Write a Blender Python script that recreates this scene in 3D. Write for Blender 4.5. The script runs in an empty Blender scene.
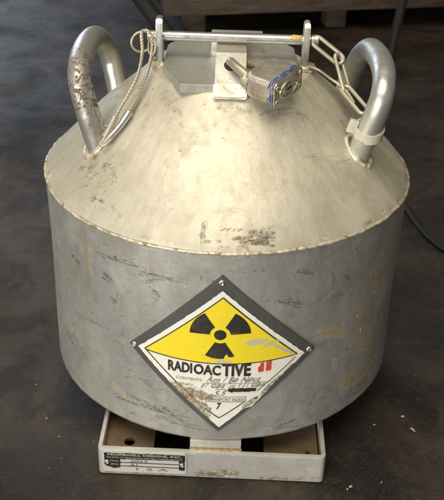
import bpy, bmesh, math, random
import numpy as np
from mathutils import Vector, Matrix, noise
random.seed(7); rng = np.random.default_rng(7)
S = 0.2                                   # one drum radius is 0.2 m; shapes below are written in drum radii
sc = bpy.context.scene
COL = sc.collection

# ---------------------------------------------------------------- camera, light, exposure
D_, H_, PITCH, ROLL, YAW = 4.536, 2.115, .536, .032, .003
r_ = Vector((math.cos(YAW), math.sin(YAW), 0))
fw = Vector((-math.sin(YAW)*math.cos(PITCH), math.cos(YAW)*math.cos(PITCH), -math.sin(PITCH)))
up = r_.cross(fw)
cr, sr = math.cos(ROLL), math.sin(ROLL)
cx = r_*cr + up*sr; cy = up*cr - r_*sr; cz = -fw
camd = bpy.data.cameras.new('camera'); cam = bpy.data.objects.new('camera', camd); COL.objects.link(cam)
camd.sensor_fit = 'HORIZONTAL'; camd.sensor_width = 36; camd.lens = 36*891.26/444
camd.clip_start = .02; camd.clip_end = 100
M = Matrix((cx, cy, cz)).transposed().to_4x4(); M.translation = Vector((0, -D_, H_))*S
cam.matrix_world = M; sc.camera = cam
camd.dof.use_dof = True; camd.dof.focus_distance = 0.80; camd.dof.aperture_fstop = 22

w = bpy.data.worlds.new('World'); sc.world = w; w.use_nodes = True
bg = w.node_tree.nodes['Background']; bg.inputs[0].default_value = (1, .93, .82, 1); bg.inputs[1].default_value = .13

def area(name, loc, target, sx, sy, power, col):
    l = bpy.data.lights.new(name, 'AREA'); l.shape = 'RECTANGLE'; l.size = sx; l.size_y = sy
    l.energy = power; l.color = col
    o = bpy.data.objects.new(name, l); COL.objects.link(o); o.location = loc
    o.rotation_euler = (Vector(target)-Vector(loc)).to_track_quat('-Z', 'Y').to_euler()
    return o
area('overhead_light', (-.35, -.75, 2.3), (0, 0, 0), 2.2, 1.8, 52, (1, .94, .80))
area('doorway_light', (-2.35, 4.6, 1.45), (-.3, 0, -.1), 1.4, 1.2, 50, (.66, .80, 1))
area('front_fill_light', (-1.35, -2.4, .42), (0, 0, -.14), 1.6, .9, 62, (1, .985, .94))  # unseen soft fill, added front-left to light the drum wall
sc.view_settings.view_transform = 'Standard'; sc.view_settings.look = 'None'
sc.view_settings.exposure = .08; sc.view_settings.gamma = 1

# ---------------------------------------------------------------- node helpers
def new_mat(name, color=(.5,.5,.5), rough=.5, metal=0):
    m = bpy.data.materials.new(name); m.use_nodes = True
    b = m.node_tree.nodes['Principled BSDF']
    b.inputs['Base Color'].default_value = (*color, 1); b.inputs['Roughness'].default_value = rough
    b.inputs['Metallic'].default_value = metal
    return m, m.node_tree, b
class NT:
    def __init__(s, t): s.t = t; s.n = t.nodes; s.l = t.links
    def put(s, sock, v):
        if isinstance(v, bpy.types.NodeSocket): s.l.new(v, sock)
        elif isinstance(v, (tuple, list)) and len(v) == 3 and sock.type == 'RGBA': sock.default_value = (*v, 1)
        else: sock.default_value = v
    def coord(s, which='Object', scale=(1,1,1), rot=(0,0,0)):
        c = s.n.new('ShaderNodeTexCoord'); m = s.n.new('ShaderNodeMapping')
        m.inputs['Scale'].default_value = scale; m.inputs['Rotation'].default_value = rot
        s.l.new(c.outputs[which], m.inputs[0]); return m.outputs[0]
    def noise(s, vec, scale, detail=6, rough=.6, dist=0):
        n = s.n.new('ShaderNodeTexNoise'); s.l.new(vec, n.inputs['Vector'])
        n.inputs['Scale'].default_value = scale; n.inputs['Detail'].default_value = detail
        n.inputs['Roughness'].default_value = rough; n.inputs['Distortion'].default_value = dist
        return n.outputs['Fac']
    def ramp(s, v, a, b, lo=0., hi=1.):
        r = s.n.new('ShaderNodeMapRange'); s.put(r.inputs[0], v)
        for i, x in enumerate((a, b, lo, hi)): r.inputs[i+1].default_value = x
        return r.outputs[0]
    def math(s, op, a, b=0.):
        m = s.n.new('ShaderNodeMath'); m.operation = op; s.put(m.inputs[0], a); s.put(m.inputs[1], b); return m.outputs[0]
    def mix(s, f, a, b):
        m = s.n.new('ShaderNodeMix'); m.data_type = 'RGBA'; s.put(m.inputs[0], f); s.put(m.inputs[6], a); s.put(m.inputs[7], b); return m.outputs[2]
    def attr(s, name):
        a = s.n.new('ShaderNodeAttribute'); a.attribute_name = name; return a.outputs['Fac']
    def bump(s, h, strength, dist, bsdf, prev=None):
        b = s.n.new('ShaderNodeBump'); b.inputs['Strength'].default_value = strength; b.inputs['Distance'].default_value = dist
        s.put(b.inputs['Height'], h); 
        if prev: s.l.new(prev, b.inputs['Normal'])
        s.l.new(b.outputs[0], bsdf.inputs['Normal']); return b.outputs[0]

def metal_mat(name, base, dark, rust, metal=.6, rough=.42, streak=(1,1,1), rust_lo=.62, rust_hi=.72, spot=60, scuffs=True, grime=.5, stain=None, rust_zone=None, polar=False):
    m, t, b = new_mat(name, base, rough, metal); n = NT(t)
    co = n.coord(); cs = n.coord(scale=streak)
    big = n.noise(co, 9, 5, .6); fine = n.noise(cs, 220, 4, .7); mid = n.noise(co, 38, 8, .7, .6)
    col = n.mix(n.ramp(big, .35, .68), tuple(c*.80 for c in base), tuple(min(1, c*1.14) for c in base))
    col = n.mix(n.math('MULTIPLY', n.ramp(n.noise(n.coord(scale=(1,1,.35)), 24, 7, .72, .8), .44, .62), grime*.75), col, tuple((a+c)/2 for a, c in zip(base, dark)))
    col = n.mix(n.math('MULTIPLY', n.ramp(mid, .52, .72), grime), col, dark)
    col = n.mix(n.math('MULTIPLY', n.ramp(fine, .58, .78), .35), col, dark)
    if stain:
        if polar:   # streaks that run down the slope
            sp = n.n.new('ShaderNodeSeparateXYZ'); n.l.new(co, sp.inputs[0]); cb = n.n.new('ShaderNodeCombineXYZ')
            n.put(cb.inputs[0], n.math('ARCTAN2', sp.outputs[0], n.math('MULTIPLY', sp.outputs[1], -1.)))
            ln = n.n.new('ShaderNodeVectorMath'); ln.operation = 'LENGTH'; c2 = n.coord(scale=(1,1,0)); n.l.new(c2, ln.inputs[0])
            n.put(cb.inputs[1], n.math('MULTIPLY', ln.outputs['Value'], 2.6)); svec = cb.outputs[0]
            fs = n.ramp(n.noise(svec, 16, 7, .7, .4), .48, .72); col = n.mix(n.math('MULTIPLY', fs, .38), col, dark)
            st_ = n.ramp(n.noise(svec, 5.5, 7, .66, .7), .46, .72)
        else:
            st_ = n.ramp(n.noise(n.coord(scale=(1,1,.6)), 17, 7, .68, 1.2), .50, .74)
        col = n.mix(n.math('MULTIPLY', st_, .55), col, stain)
    rs = n.ramp(n.noise(co, spot, 7, .75, 1.2), rust_lo, rust_hi)
    if rust_zone:
        sx_ = n.n.new('ShaderNodeSeparateXYZ'); n.l.new(co, sx_.inputs[0])
        zn = n.math('MULTIPLY', n.ramp(sx_.outputs[1], .0, -.05), n.ramp(sx_.outputs[2], .03, .09))
        rs = n.ramp(n.math('ADD', n.noise(co, spot, 8, .8, .8), n.math('MULTIPLY', n.math('SUBTRACT', zn, 1.), .13)), rust_lo, rust_hi)
    if scuffs:
        rs = n.math('MAXIMUM', n.math('MULTIPLY', rs, .5), n.ramp(n.math('MULTIPLY', n.attr('rust'), n.ramp(n.noise(co, 150, 6, .8), .30, .62)), .22, .7))
    col = n.mix(rs, col, rust)
    sf = None
    if scuffs:
        sf = n.math('MULTIPLY', n.ramp(n.math('MULTIPLY', n.attr('scuff'), n.ramp(n.noise(co, 260, 8, .85), .34, .62)), .14, .55), .82)
        col = n.mix(sf, col, (.070, .062, .052))
        lf = n.ramp(n.math('MULTIPLY', n.attr('bright'), n.ramp(n.noise(co, 240, 5, .8), .38, .60)), .2, .6)
        col = n.mix(lf, col, (.72, .68, .58))
    n.put(b.inputs['Base Color'], col)
    ro = n.ramp(mid, .3, .75, rough-.08, rough+.18)
    n.put(b.inputs['Roughness'], n.math('ADD', ro, n.math('MULTIPLY', rs, .25)))
    n.put(b.inputs['Metallic'], n.math('MULTIPLY', n.math('SUBTRACT', 1., rs), metal))
    nb = n.bump(n.noise(cs, 330, 5, .7), .12, .001, b)
    n.bump(n.noise(co, 26, 4, .6), .18, .004, b, nb)
    return m

M_CONE = metal_mat('warm_steel', (.66,.61,.48), (.36,.31,.22), (.19,.125,.065), .35, .44, (1,1,1), .66, .76, 55, True, .5, (.47,.39,.24), None, True)
M_DRUM = metal_mat('satin_steel', (.66,.645,.59), (.27,.255,.22), (.30,.225,.10), .60, .38, (1,1,.25), .70, .8, 70, True, .8, (.40,.35,.24))
M_STEEL = metal_mat('bright_steel', (.60,.60,.57), (.30,.28,.25), (.22,.14,.08), .85, .30, (1,1,1), .64, .74, 90, False, .35)
M_HANDLE = metal_mat('worn_pipe', (.62,.60,.55), (.30,.26,.19), (.12,.08,.045), .75, .36, (1,1,1), .485, .54, 190, False, .5, None, True)
M_PIPE = metal_mat('polished_pipe', (.62,.61,.57), (.36,.33,.27), (.15,.11,.07), .75, .38, (1,1,1), .66, .72, 90, False, .6)
M_WELD = metal_mat('weld_metal', (.72,.66,.50), (.40,.32,.20), (.22,.13,.06), .35, .45, (1,1,1), .50, .60, 80, False, .8)
M_BRACKET = metal_mat('bracket_steel', (.70,.66,.56), (.30,.25,.17), (.30,.21,.10), .55, .38, (1,1,1), .60, .70, 70, False, .8)
M_LID = metal_mat('grey_plate', (.62,.595,.52), (.30,.26,.19), (.26,.18,.09), .60, .36, (1,1,1), .66, .76, 50, False, .5)
M_FRAME = metal_mat('galvanised_frame', (.70,.685,.62), (.36,.31,.23), (.19,.12,.065), .5, .42, (1,1,2.5), .60, .70, 55, True, .6)
M_GUSSET = metal_mat('brown_plate', (.20,.135,.075), (.09,.065,.04), (.10,.055,.025), .2, .6, (1,1,1), .6, .7, 60, False, .6)  # brown puts the drum bottom's warm reflections into the plate colour
M_WIRE = metal_mat('cable_steel', (.56,.50,.38), (.25,.2,.13), (.2,.12,.06), .6, .4, (1,1,1), .62, .72, 200, False, .4)
M_LOCK = metal_mat('laminated_steel', (.66,.62,.52), (.26,.21,.13), (.28,.18,.08), .75, .36, (1,1,1), .50, .66, 120, False, .9)
M_BRASS = metal_mat('brassy_steel', (.66,.60,.46), (.25,.18,.08), (.24,.14,.05), .9, .3, (1,1,1), .60, .72, 200, False, .5)
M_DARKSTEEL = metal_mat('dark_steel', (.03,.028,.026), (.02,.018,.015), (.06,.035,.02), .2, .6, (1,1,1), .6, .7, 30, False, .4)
M_PLATE = metal_mat('placard_backing', (.125,.122,.115), (.06,.06,.058), (.2,.15,.1), .3, .5, (1,1,1), .62, .72, 100, False, .6)
M_BLUE = metal_mat('blue_band', (.03,.08,.34), (.03,.05,.16), (.48,.45,.38), .2, .4, (1,1,1), .52, .56, 140, False, .5)
M_HOLE = new_mat('black_hole', (.006,.006,.006), .7)[0]
M_CLAMP = metal_mat('cream_strap', (.62,.58,.46), (.4,.35,.25), (.3,.2,.1), 0, .5, (1,1,1), .64, .74, 90, False, .5)

# ---------------------------------------------------------------- mesh helpers
def link(name, me, mat, parent=None, smooth=True, **kw):
    o = bpy.data.objects.new(name, me); COL.objects.link(o)
    if mat: me.materials.append(mat)
    if smooth:
        me.polygons.foreach_set('use_smooth', [True]*len(me.polygons))
    if parent: o.parent = parent
    for k, v in kw.items(): o[k] = v
    return o
def mesh_np(name, V, F):
    me = bpy.data.meshes.new(name); me.from_pydata((np.asarray(V)*S).tolist(), [], [tuple(f) for f in F]); me.update(); return me
def from_bm(name, bm, mat, parent=None, smooth=False, angle=None, **kw):
    me = bpy.data.meshes.new(name); bmesh.ops.recalc_face_normals(bm, faces=bm.faces)
    for v in bm.verts: v.co = v.co*S
    bm.to_mesh(me); bm.free()
    o = link(name, me, mat, parent, smooth, **kw)
    if angle:
        me.polygons.foreach_set('use_smooth', [True]*len(me.polygons))
        me.set_sharp_from_angle(angle=math.radians(angle))
    return o
def grid_faces(nu, nv, wrap_u=False):
    F = []
    for j in range(nv-1):
        for i in range(nu-1 if not wrap_u else nu):
            a = j*nu+i; b = j*nu+(i+1) % nu
            F.append((a, b, b+nu, a+nu))
    return F
def box_bm(bm, c, d, rot=None, bev=0., seg=2):
    r = bmesh.ops.create_cube(bm, size=1); vs = r['verts']
    for v in vs: v.co = Vector((v.co.x*d[0], v.co.y*d[1], v.co.z*d[2]))
    if bev:
        es = list({e for v in vs for e in v.link_edges})
        rr = bmesh.ops.bevel(bm, geom=es, offset=bev, segments=seg, affect='EDGES', profile=.6)
        vs = list({v for f in rr['faces'] for v in f.verts} | {v for v in vs if v.is_valid})
    for v in vs:
        if rot: v.co = rot @ v.co
        v.co = v.co + Vector(c)
    return vs
def prism(bm, poly, z0, z1, bev=0):
    lo = [bm.verts.new((x, y, z0)) for x, y in poly]; hi = [bm.verts.new((x, y, z1)) for x, y in poly]
    bm.faces.new(lo[::-1]); top = bm.faces.new(hi); n = len(poly)
    for i in range(n): bm.faces.new((lo[i], lo[(i+1) % n], hi[(i+1) % n], hi[i]))
    if bev: bmesh.ops.bevel(bm, geom=list(top.edges), offset=bev, segments=2, affect='EDGES')
def smooth_path(P, k=10, closed=False):
    P = [Vector(p) for p in P]; n = len(P); out = []
    rngn = range(n if closed else n-1)
    for i in rngn:
        g = (lambda j: P[j % n]) if closed else (lambda j: P[min(max(j, 0), n-1)])
        a, b, c, d = g(i-1), g(i), g(i+1), g(i+2)
        for s in range(k):
            t = s/k
            out.append(.5*((2*b)+(c-a)*t+(2*a-5*b+4*c-d)*t*t+(3*b-a-3*c+d)*t**3))
    if not closed: out.append(P[-1])
    return out
def tube_bm(bm, path, rad, seg=16, closed=False, caps=True, wob=0.):
    n = len(path); T = []
    for i in range(n):
        a = path[(i-1) % n] if closed or i > 0 else path[0]; b = path[(i+1) % n] if closed or i < n-1 else path[-1]
        T.append((b-a).normalized())
    up_ = Vector((0,0,1)) if abs(T[0].z) < .9 else Vector((1,0,0))
    N = (up_-T[0]*up_.dot(T[0])).normalized(); rings = []
    for i in range(n):
        N = (N-T[i]*N.dot(T[i])).normalized(); B = T[i].cross(N); ring = []
        rr = rad(i/(n-1)) if callable(rad) else rad
        for k in range(seg):
            a = 2*math.pi*k/seg
            d = N*math.cos(a)+B*math.sin(a)
            q = path[i]+d*rr
            if wob: q = q + d*wob*noise.noise(q*22)
            ring.append(bm.verts.new(q))
        rings.append(ring)
    m = n if closed else n-1
    for i in range(m):
        A, Bq = rings[i], rings[(i+1) % n]
        for k in range(seg): bm.faces.new((A[k], A[(k+1) % seg], Bq[(k+1) % seg], Bq[k]))
    if not closed and caps: bm.faces.new(rings[0][::-1]); bm.faces.new(rings[-1])
def tube(name, P, rad, mat, parent=None, k=10, seg=16, closed=False, straight=False, wob=0., **kw):
    bm = bmesh.new(); path = [Vector(p) for p in P] if straight else smooth_path(P, k, closed)
    tube_bm(bm, path, rad, seg, closed, wob=wob); return from_bm(name, bm, mat, parent, angle=50, **kw)
def blob(name, c, d, mat, parent, seed=0, amp=.35):
    bm = bmesh.new(); bmesh.ops.create_icosphere(bm, subdivisions=4, radius=1)
    for v in bm.verts:
        f = 1+amp*noise.noise(v.co*2.3+Vector((seed, 0, 0)))+amp*.35*noise.noise(v.co*7+Vector((seed, 3, 0)))
        v.co = Vector((v.co.x*d[0]*f+c[0], v.co.y*d[1]*f+c[1], v.co.z*d[2]*f+c[2]))
    return from_bm(name, bm, mat, parent, smooth=True)
def empty(name, label, cat, loc=(0,0,0), group=None):
    o = bpy.data.objects.new(name, None); COL.objects.link(o); o.empty_display_size = .05
    o['label'] = label; o['category'] = cat
    if group: o['group'] = group
    return o

# ---------------------------------------------------------------- setting: floor
FZ = -1.40
m, t, b = new_mat('oily_floor'); n = NT(t)
co = n.coord()
big = n.noise(co, 2.2, 6, .62, .8); mid = n.noise(co, 11, 8, .68, .7); fine = n.noise(co, 260, 8, .85)
vor = n.n.new('ShaderNodeTexVoronoi'); n.l.new(co, vor.inputs['Vector']); vor.inputs['Scale'].default_value = 75
col = n.mix(n.ramp(big, .40, .58), (.010,.0068,.0044), (.064,.043,.026))
col = n.mix(n.math('MULTIPLY', n.ramp(mid, .46, .60), .8), col, (.007,.006,.005))
col = n.mix(n.math('MULTIPLY', n.ramp(n.noise(n.coord(scale=(1,1.5,1)), 27, 8, .75, 1.5), .55, .70), .6), col, (.085,.062,.040))
col = n.mix(n.math('MULTIPLY', n.ramp(fine, .52, .66), .55), col, (.105,.085,.062))
col = n.mix(n.math('MULTIPLY', n.ramp(n.noise(co, 70, 8, .8, .6), .56, .66), .55), col, (.006,.005,.004))
fl = n.math('MULTIPLY', n.math('LESS_THAN', vor.outputs['Distance'], .085), n.math('GREATER_THAN', n.noise(co, 23, 3, .6), .60))
col = n.mix(n.math('MULTIPLY', fl, .7), col, (.30,.26,.20))
glint = n.ramp(n.noise(co, 14, 7, .7, 1.0), .66, .74)
col = n.mix(n.math('MULTIPLY', glint, .5), col, (.11,.13,.18))  # bluish glints of reflected light painted into the floor colour
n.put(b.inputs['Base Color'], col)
n.put(b.inputs['Roughness'], n.ramp(n.noise(co, 6, 8, .7, .5), .38, .62, .34, .66))
b.inputs['Specular IOR Level'].default_value = .42
nb = n.bump(n.noise(co, 60, 9, .8), .6, .004, b); n.bump(n.noise(co, 9, 5, .6), .3, .010, b, nb)
M_FLOOR = m
N_ = 160; xs = np.concatenate([np.linspace(-60, -6, 8)[:-1], np.linspace(-6, 6, N_), np.linspace(6, 60, 8)[1:]])
ys = np.concatenate([np.linspace(-40, -4, 6)[:-1], np.linspace(-4, 10, N_), np.linspace(10, 80, 8)[1:]])
X, Y = np.meshgrid(xs, ys); V = np.stack([X.ravel(), Y.ravel(), np.full(X.size, FZ)], -1)
for i in range(len(V)):
    V[i,2] -= .010*(.5+.5*noise.noise(Vector((V[i,0]*1.3, V[i,1]*1.3, 0))))
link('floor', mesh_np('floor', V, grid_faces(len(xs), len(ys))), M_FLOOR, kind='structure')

# ---------------------------------------------------------------- the shielded container
cont = empty('shielded_container', 'large grey steel drum with cream cone top and radioactive placard standing on the floor', 'container')
cont.location = (0, 0, FZ*S)
OFF = Vector((0, 0, -FZ*S))
def child(o, parent=cont):
    return o

def add_attr(me, name, arr):
    a = me.attributes.new(name, 'FLOAT', 'POINT'); a.data.foreach_set('value', arr.astype(np.float32))
def stroke(A, U, Vv, p, q, wd, st):
    p = np.array(p); q = np.array(q); d = q-p; L2 = max((d*d).sum(), 1e-9)
    tt = np.clip(((U-p[0])*d[0]+(Vv-p[1])*d[1])/L2, 0, 1)
    dist2 = (U-p[0]-tt*d[0])**2+(Vv-p[1]-tt*d[1])**2
    np.maximum(A, st*np.exp(-dist2/wd**2), out=A)

def scuff(A, U, Vv, p, q, wd, st):
    stroke(A, U, Vv, p, q, wd*.9, st*.42)
    L_ = math.hypot(q[0]-p[0], q[1]-p[1])+1e-6; d = ((q[0]-p[0])/L_, (q[1]-p[1])/L_)
    for k in range(8):
        o = rng.normal(0, wd*.75); a, b_ = sorted(rng.uniform(-.35, 1.35, 2)); tl = rng.normal(0, .10)
        P0 = (p[0]+d[0]*L_*a-d[1]*o, p[1]+d[1]*L_*a+d[0]*o); P1 = (p[0]+d[0]*L_*b_-d[1]*(o+tl*L_), p[1]+d[1]*L_*b_+d[0]*(o+tl*L_))
        stroke(A, U, Vv, P0, P1, rng.uniform(.0025, .0055), st*rng.uniform(.5, 1))
# drum wall: theta 0 faces the camera
th = np.concatenate([np.linspace(-1.75, 1.75, 900), np.linspace(1.75, 2*math.pi-1.75, 122)[1:-1]])
prof = [(1.0, 0.0)] + [(1.0-.004*math.sin(math.pi*k/300), -k/300*1.135) for k in range(1, 300)]
for k in range(0, 13):
    a = k/12*math.pi/2; prof.append((.965+.035*math.cos(a), -1.135-.035*math.sin(a)))
prof += [(.8, -1.17), (.4, -1.17), (.01, -1.17)]
R = np.array([p[0] for p in prof])[:,None]; Z = np.array([p[1] for p in prof])[:,None]
TH = th[None,:]+0*R; ZZ = Z+0*TH
dent = .0035*np.sin(TH*3.1+ZZ*2)*np.sin(ZZ*4.2)+.0018*np.sin(TH*9+3*ZZ+1)
edge = .0006*np.sin(TH*61)*np.exp(-(ZZ+1.15)**2/.0008)
RR = R+(dent+edge)*(R > .9)
V = np.stack([RR*np.sin(TH), -RR*np.cos(TH), ZZ], -1).reshape(-1, 3)
me = mesh_np('body', V, grid_faces(len(th), len(prof), True))
U = TH.ravel(); Vv = ZZ.ravel()
sc_ = np.zeros(U.size); ru = np.zeros(U.size); br = np.zeros(U.size)
for p, q, wd, st in [
    ((-.631,-.139),(-.456,-.133),.010,1),((-.634,-.262),(-.585,-.280),.017,1),((-.909,-.275),(-.851,-.294),.011,1),
    ((-.954,-.452),(-.960,-.493),.013,.7),((-.587,-.386),(-.562,-.406),.010,.8),((-.392,-.219),(-.276,-.179),.016,.75),
    ((-.413,-.191),(-.359,-.199),.010,.7),((-.345,-.275),(-.318,-.292),.014,.9),
    ((-.514,-1.015),(-.236,-1.002),.014,1),((-.462,-.975),(-.286,-.990),.012,.9),((-.458,-.825),(-.358,-.849),.012,.8),
    ((-.391,-.167),(-.212,-.172),.010,.8),((.574,-.127),(.591,-.265),.020,.7),((.828,-1.083),(.991,-1.04),.014,1),
    ((.778,-1.057),(.903,-1.017),.012,.9),((.295,-.28),(.388,-.327),.010,.9),((.33,-.30),(.40,-.315),.008,.8),
    ((-.258,-1.055),(-.096,-1.078),.009,.8),((.333,-1.104),(.439,-1.108),.010,.8),((-.579,-.642),(-.498,-.737),.010,.65),
    ((.65,-.026),(.69,-.212),.016,.5),((.372,-.122),(.438,-.153),.010,.8),((-1.05,-.842),(-.93,-.868),.016,.8),
    ((-.95,-.80),(-.75,-.90),.014,.7),((.22,-1.061),(.388,-1.063),.008,.7),((-.80,-.62),(-.66,-.60),.010,.6),
    ((.05,-.09),(.16,-.10),.008,.6),((-.12,-.13),(-.05,-.16),.009,.7)]:
    scuff(sc_, U, Vv, p, q, wd*1.1, st)
for k in range(150):      # small random nicks
    a, z = rng.uniform(-1.4, 1.4), rng.uniform(-1.12, -.02); l = rng.uniform(.004, .05); an = rng.normal(0, .6)
    stroke(sc_, U, Vv, (a, z), (a+l*math.cos(an), z+l*math.sin(an)), rng.uniform(.003, .007), rng.uniform(.15, .7))
for p, q, wd, st in [((-.729,-.162),(-.739,-.295),.022,.75),((-.80,-.17),(-.80,-.21),.015,.7),((.89,-.325),(.913,-.429),.03,.8),((.521,-.539),(.694,-.592),.05,.6),
                     ((.80,-.50),(.86,-.78),.06,.62),((.95,-.25),(1.0,-.6),.05,.6),((.75,-.95),(1.05,-1.0),.07,.7),((.9,-.7),(.98,-.9),.05,.65),((-.6,-.95),(-.5,-1.0),.02,.6),
                     ((.62,-.70),(.66,-.84),.03,.5)]:
    stroke(ru, U, Vv, p, q, wd, min(1, st*1.35))
for k in range(150):
    a, z = rng.uniform(-1.5, 1.5), rng.uniform(-1.14, -.01); l = rng.uniform(.003, .02)
    stroke(br, U, Vv, (a, z), (a+rng.normal(0, l), z+rng.normal(0, l)), rng.uniform(.003, .008), rng.uniform(.5, 1))
for k in range(60):
    a = rng.uniform(-1.5, 1.5); stroke(br, U, Vv, (a, -.012), (a+.02, -.012-rng.uniform(0, .02)), .008, 1)
for k in range(70):
    a, z = rng.uniform(-1.4, 1.4), rng.uniform(-1.12, -.03); l = rng.uniform(.04, .26); an = rng.normal(0, .35) if k % 3 else rng.uniform(0, 3.1)
    stroke(sc_ if k % 2 else br, U, Vv, (a, z), (a+l*math.cos(an), z+l*math.sin(an)), rng.uniform(.0022, .0035), rng.uniform(.3, .7))
for k in range(42):
    a, z = rng.uniform(-1.4, 1.4), rng.uniform(-1.1, -.1); stroke(sc_ if k % 3 else br, U, Vv, (a, z), (a+rng.uniform(.02,.14), z+rng.normal(0, .05)), rng.uniform(.015, .05), rng.uniform(.16, .34))
for k in range(90):
    a, z = rng.normal(.95, .22), rng.uniform(-1.05, -.1); stroke(br if k % 2 else ru, U, Vv, (a, z), (a+rng.normal(0,.01), z-rng.uniform(0, .05)), rng.uniform(.003, .012), rng.uniform(.4, .9))
add_attr(me, 'scuff', sc_); add_attr(me, 'rust', ru); add_attr(me, 'bright', br)
link('drum_body', me, M_DRUM, cont)

# cone top
NR = 260
rr_ = np.linspace(1.001, .42, NR); zz_ = .95-.95*rr_+.022*np.sin(math.pi*np.clip((1.004-rr_)/.50, 0, 1))
zz_ = zz_+.002
zz_ = zz_-.010*np.exp(-(1.001-rr_)/.012)
prof = [(1.001, -.012)]+list(zip(rr_, zz_))+[(.41, .553), (.2, .553), (.01, .553)]
R = np.array([p[0] for p in prof])[:,None]; Z = np.array([p[1] for p in prof])[:,None]
TH = th[None,:]+0*R; ZZ = Z+.0035*np.sin(TH*4+R*7)*np.sin(R*9)*np.clip((R-.5)*8,0,1)*np.clip((1-R)*10,0,1)
V = np.stack([R*np.sin(TH), -R*np.cos(TH), ZZ], -1).reshape(-1, 3)
me = mesh_np('cone', V, grid_faces(len(th), len(prof), True))
x_, y_ = V[:,0], V[:,1]
sc_ = np.zeros(len(V)); ru = np.zeros(len(V)); br = np.zeros(len(V))
for p, q, wd, st in [((-.66,-.42),(-.68,-.50),.035,.85),((-.69,-.50),(-.73,-.56),.02,.6),((-.47,-.30),(-.40,-.33),.04,.55),((-.32,-.34),(-.24,-.46),.045,.6),((-.24,-.46),(-.22,-.56),.03,.45),
                     ((.25,-.43),(.38,-.40),.035,.55),((.60,-.27),(.63,-.33),.04,.9),((.66,-.33),(.64,-.40),.04,.9),((.20,-.95),(.10,-.96),.012,.9),((-.10,-.965),(-.02,-.965),.008,.7),
                     ((.04,-.955),(.20,-.935),.010,.8),((.12,-.93),(.17,-.92),.012,.8),((-.55,-.74),(-.50,-.80),.02,.5),((.35,-.45),(.36,-.55),.05,.4),((-.05,-.47),(.1,-.47),.03,.5),((-.6,-.3),(-.56,-.35),.03,.5)]:
    stroke(ru, x_, y_, p, q, wd, st)
for p, q, wd, st in [((-.09,-.90),(-.10,-.955),.010,.8),((-.105,-.935),(-.09,-.95),.013,.9),((.07,-.969),(.20,-.944),.008,.9),((.14,-.93),(.21,-.91),.010,.8),((-.65,-.66),(-.60,-.70),.010,.8),
                     ((-.70,-.53),(-.65,-.56),.008,.7),((-.61,-.54),(-.585,-.57),.010,.7),((-.56,-.58),(-.55,-.64),.009,.7),((-.75,-.45),(-.72,-.47),.008,.7),((.70,-.40),(.72,-.30),.016,.5),
                     ((.55,-.52),(.62,-.47),.007,.6),((.35,-.60),(.43,-.55),.007,.6),((.18,-.47),(.30,-.40),.012,.55)]:
    scuff(sc_, x_, y_, p, q, wd*.9, st)
for k in range(34):
    a = rng.uniform(-1.5, 1.5); r0 = rng.uniform(.44, .75); r1 = r0+rng.uniform(.06, .24)
    stroke(ru if k % 2 else sc_, x_, y_, (r0*math.sin(a), -r0*math.cos(a)), (r1*math.sin(a+.03), -r1*math.cos(a+.03)), rng.uniform(.008, .035), rng.uniform(.16, .40) if k % 2 else rng.uniform(.10, .26))
for k in range(40):
    a = rng.uniform(-1.5, 1.5); r0 = rng.uniform(.45, .95); l = rng.uniform(.05, .2); an = rng.uniform(0, 6.28); p0 = (r0*math.sin(a), -r0*math.cos(a))
    stroke(sc_, x_, y_, p0, (p0[0]+l*math.cos(an), p0[1]+l*math.sin(an)), .0028, rng.uniform(.2, .5))
for k in range(26):
    a = rng.uniform(-1.5, 1.5); stroke(ru if k % 2 else br, x_, y_, (.985*math.sin(a), -.985*math.cos(a)), (.985*math.sin(a+.05), -.985*math.cos(a+.05)), rng.uniform(.006, .013), rng.uniform(.5, .9))
for k in range(12):
    stroke(sc_, x_, y_, (-.02+.012*k*.7, -.93+.004*(k % 3)), (-.02+.012*k*.7+.012, -.93+.004*(k % 3)), .003, .7)
for k in range(210):
    a = rng.uniform(-1.6, 1.6); r = rng.uniform(.45, 1); l = rng.uniform(.003, .03); an = rng.uniform(0, 6.28)
    px, py = r*math.sin(a), -r*math.cos(a)
    if k % 3 == 0 : px, py = rng.normal(-.63, .07), rng.normal(-.62, .08)
    stroke(sc_, x_, y_, (px, py), (px+l*math.cos(an), py+l*math.sin(an)*.6), rng.uniform(.002, .005), rng.uniform(.12, .65))
add_attr(me, 'scuff', sc_); add_attr(me, 'rust', ru); add_attr(me, 'bright', br)
link('cone_top', me, M_CONE, cont)

# weld bead round the shoulder
bm = bmesh.new(); path = []
for k in range(900):
    a = 2*math.pi*k/900
    z = -.004+.0035*math.sin(a*3)+.003*noise.noise(Vector((math.cos(a)*9, math.sin(a)*9, 0)))
    path.append(Vector((1.000*math.sin(a), -1.000*math.cos(a), z-.003)))
def brad(t):
    a = 2*math.pi*t; return .0085+.003*noise.noise(Vector((math.cos(a)*45, math.sin(a)*45, 2)))+.003*noise.noise(Vector((math.cos(a)*12, math.sin(a)*12, 5)))
tube_bm(bm, path, brad, 10, True, wob=.0025)
from_bm('weld_bead', bm, M_WELD, cont, smooth=True)

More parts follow.
